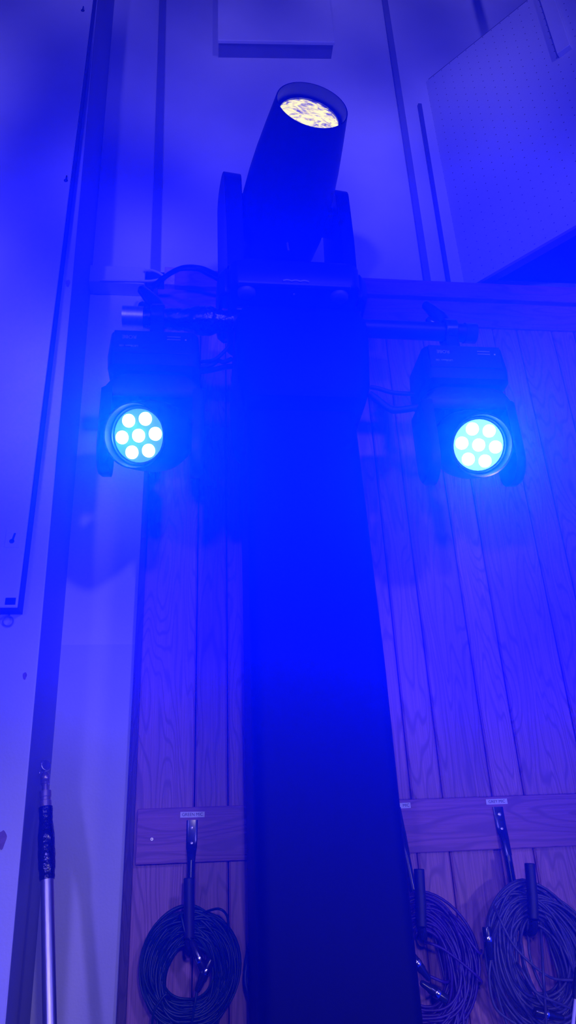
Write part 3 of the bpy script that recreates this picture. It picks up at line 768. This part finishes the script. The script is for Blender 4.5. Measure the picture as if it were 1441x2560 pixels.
za, zb3 = zt0, lz(1933, 0)
h_ = zb3 - za
bm = NB(); lathe(bm, [(.0122, za - .004), (.0122, za + h_ * .17), (.0108, za + h_ * .19), (.0108, za + h_ * .27), (.0122, za + h_ * .29), (.0122, za + h_ * .46), (.0070, za + h_ * .48), (.0070, za + h_ * .66), (.0098, za + h_ * .68), (.0098, za + h_ * .78), (.0086, za + h_ * .8), (.0098, za + h_ * .82), (.0098, za + h_ * .94), (.0075, za + h_)], n=28)
build('end_fitting', bm, M_BRASS, pole)['label'] = 'stepped metal end fitting'
zc = lz(1914, 0)
bm = NB()
lathe(bm, [(.003, -.005), (.0115, -.005), (.0125, -.003), (.0125, .003), (.0115, .005), (.003, .005)], M=Matrix.Translation((-.004, -.006, zc + .002)) @ Matrix.Rotation(PI / 2, 4, 'X'), n=24)
build('end_eye', bm, M_ALU, pole, bevel=.0008)
bm = NB(); tube(bm, [V((.006 + .011 * math.cos(a), -.001, zc - .006 + .014 * math.sin(a))) for a in [-.9 + 2.6 * i / 16 for i in range(17)]], .0032, n=10); build('end_ring', bm, M_ALU, pole)

# thin rod at the lower right, mostly out of frame
ra, rb_ = at(1443, 2470, -.22), at(1434, 2556, -.24)
dd = (ra - rb_).normalized(); rf = rb_ - dd * (rb_.z / dd.z)
rod = empty('thin_rod', rf, frame_z(dd)); tag(rod, 'thin white rod with black cap at the lower right corner', 'rod')
Lr = (ra - rf).length
bm = NB(); lathe(bm, [(.0035, 0), (.0035, Lr - .02)], n=14); build('rod_shaft', bm, M_BOARD, rod)
bm = NB(); lathe(bm, [(.005, Lr - .022), (.008, Lr - .012), (.008, Lr + .035), (.006, Lr + .04)], n=18); build('rod_cap', bm, M_RUBBER, rod)

# ------------------------------------------------------------------ light
def spot(name, loc, target, energy, col, size=70, blend=.6, radius=.05, gobo=None):
    d = bpy.data.lights.new(name, 'SPOT'); d.energy = energy; d.color = col
    d.spot_size = math.radians(size); d.spot_blend = blend; d.shadow_soft_size = radius
    o = bpy.data.objects.new(name, d); COL.objects.link(o)
    o.location = loc; o.rotation_euler = (V(target) - V(loc)).to_track_quat('-Z', 'Y').to_euler()
    if gobo:
        d.use_nodes = True; nt = d.node_tree; L = nt.links.new
        em = [n for n in nt.nodes if n.type == 'EMISSION'][0]
        tc = N(nt, 'ShaderNodeTexCoord'); mp = N(nt, 'ShaderNodeMapping', Scale=gobo['scale'], Rotation=(0, 0, gobo.get('rot', 0)), Location=gobo.get('loc', (0, 0, 0)))
        L(tc.outputs['Normal'], mp.inputs['Vector'])
        nz = N(nt, 'ShaderNodeTexNoise', Scale=1.0, Detail=1.0, Distortion=.6); L(mp.outputs[0], nz.inputs['Vector'])
        r_ = N(nt, 'ShaderNodeMapRange', _interpolation_type='SMOOTHSTEP'); r_.inputs[1].default_value = .36; r_.inputs[2].default_value = .66
        r_.inputs[3].default_value = gobo['lo']; r_.inputs[4].default_value = gobo['hi']
        L(nz.outputs[0], r_.inputs[0]); L(r_.outputs[0], em.inputs['Strength'])
    return o
# wide blue-violet wash with a soft breakup pattern, from the room side
spot('wash_light_left', (-1.3, -5.0, 2.3), (.3, 0, 3.0), 155, (.20, .16, 1.0), 75, .4, .16, dict(scale=(15, 8, 10), rot=.7, lo=.1, hi=2.3))
spot('wash_light_right', (1.5, -5.2, 3.4), (.3, 0, 3.0), 175, (.20, .16, 1.0), 75, .4, .16, dict(scale=(14, 7, 10), rot=-.5, lo=.1, hi=2.3, loc=(3, 1, 0)))
# soft pale room light low on the right, throws the hook shadows to the left
spot('room_light', (1.25, -1.75, 1.45), (.3, 0, 1.42), 13, (.80, .62, 1.0), 85, .9, .05)
spot('room_light_near', (.10, -2.0, 1.78), (.05, 0, 1.32), 15, (.82, .66, 1.0), 62, 1.0, .04)
# the blue beams themselves
for nm, p, d, en in (('beam_left', lensL, dL, 2200), ('beam_right', lensR, dR, 2600)):
    spot(nm, p, p + d + V((.06, 0, -.16)), en, (.0001, .012, 1.0), 132, 1.0, .03)

w = bpy.data.worlds.new('room_air'); S.world = w; w.use_nodes = True
nt = w.node_tree; nt.nodes.clear()
out = nt.nodes.new('ShaderNodeOutputWorld')
bg = N(nt, 'ShaderNodeBackground', Strength=1.0); bg.inputs[0].default_value = (.006, .004, .10, 1); nt.links.new(bg.outputs[0], out.inputs[0])
vs_ = N(nt, 'ShaderNodeVolumeScatter', Density=.02, Anisotropy=.8); vs_.inputs[0].default_value = (.12, .30, 1, 1); nt.links.new(vs_.outputs[0], out.inputs['Volume'])

S.view_settings.view_transform = 'Standard'; S.view_settings.look = 'None'
S.view_settings.exposure = 0; S.view_settings.gamma = 1
S.cycles.max_bounces = 3; S.cycles.volume_bounces = 0; S.cycles.diffuse_bounces = 2
S.cycles.sample_clamp_indirect = 4.0
S.cycles.use_light_tree = False
S.cycles.use_denoising = True
S.cycles.use_adaptive_sampling = True; S.cycles.adaptive_threshold = .05
S.render.film_transparent = False
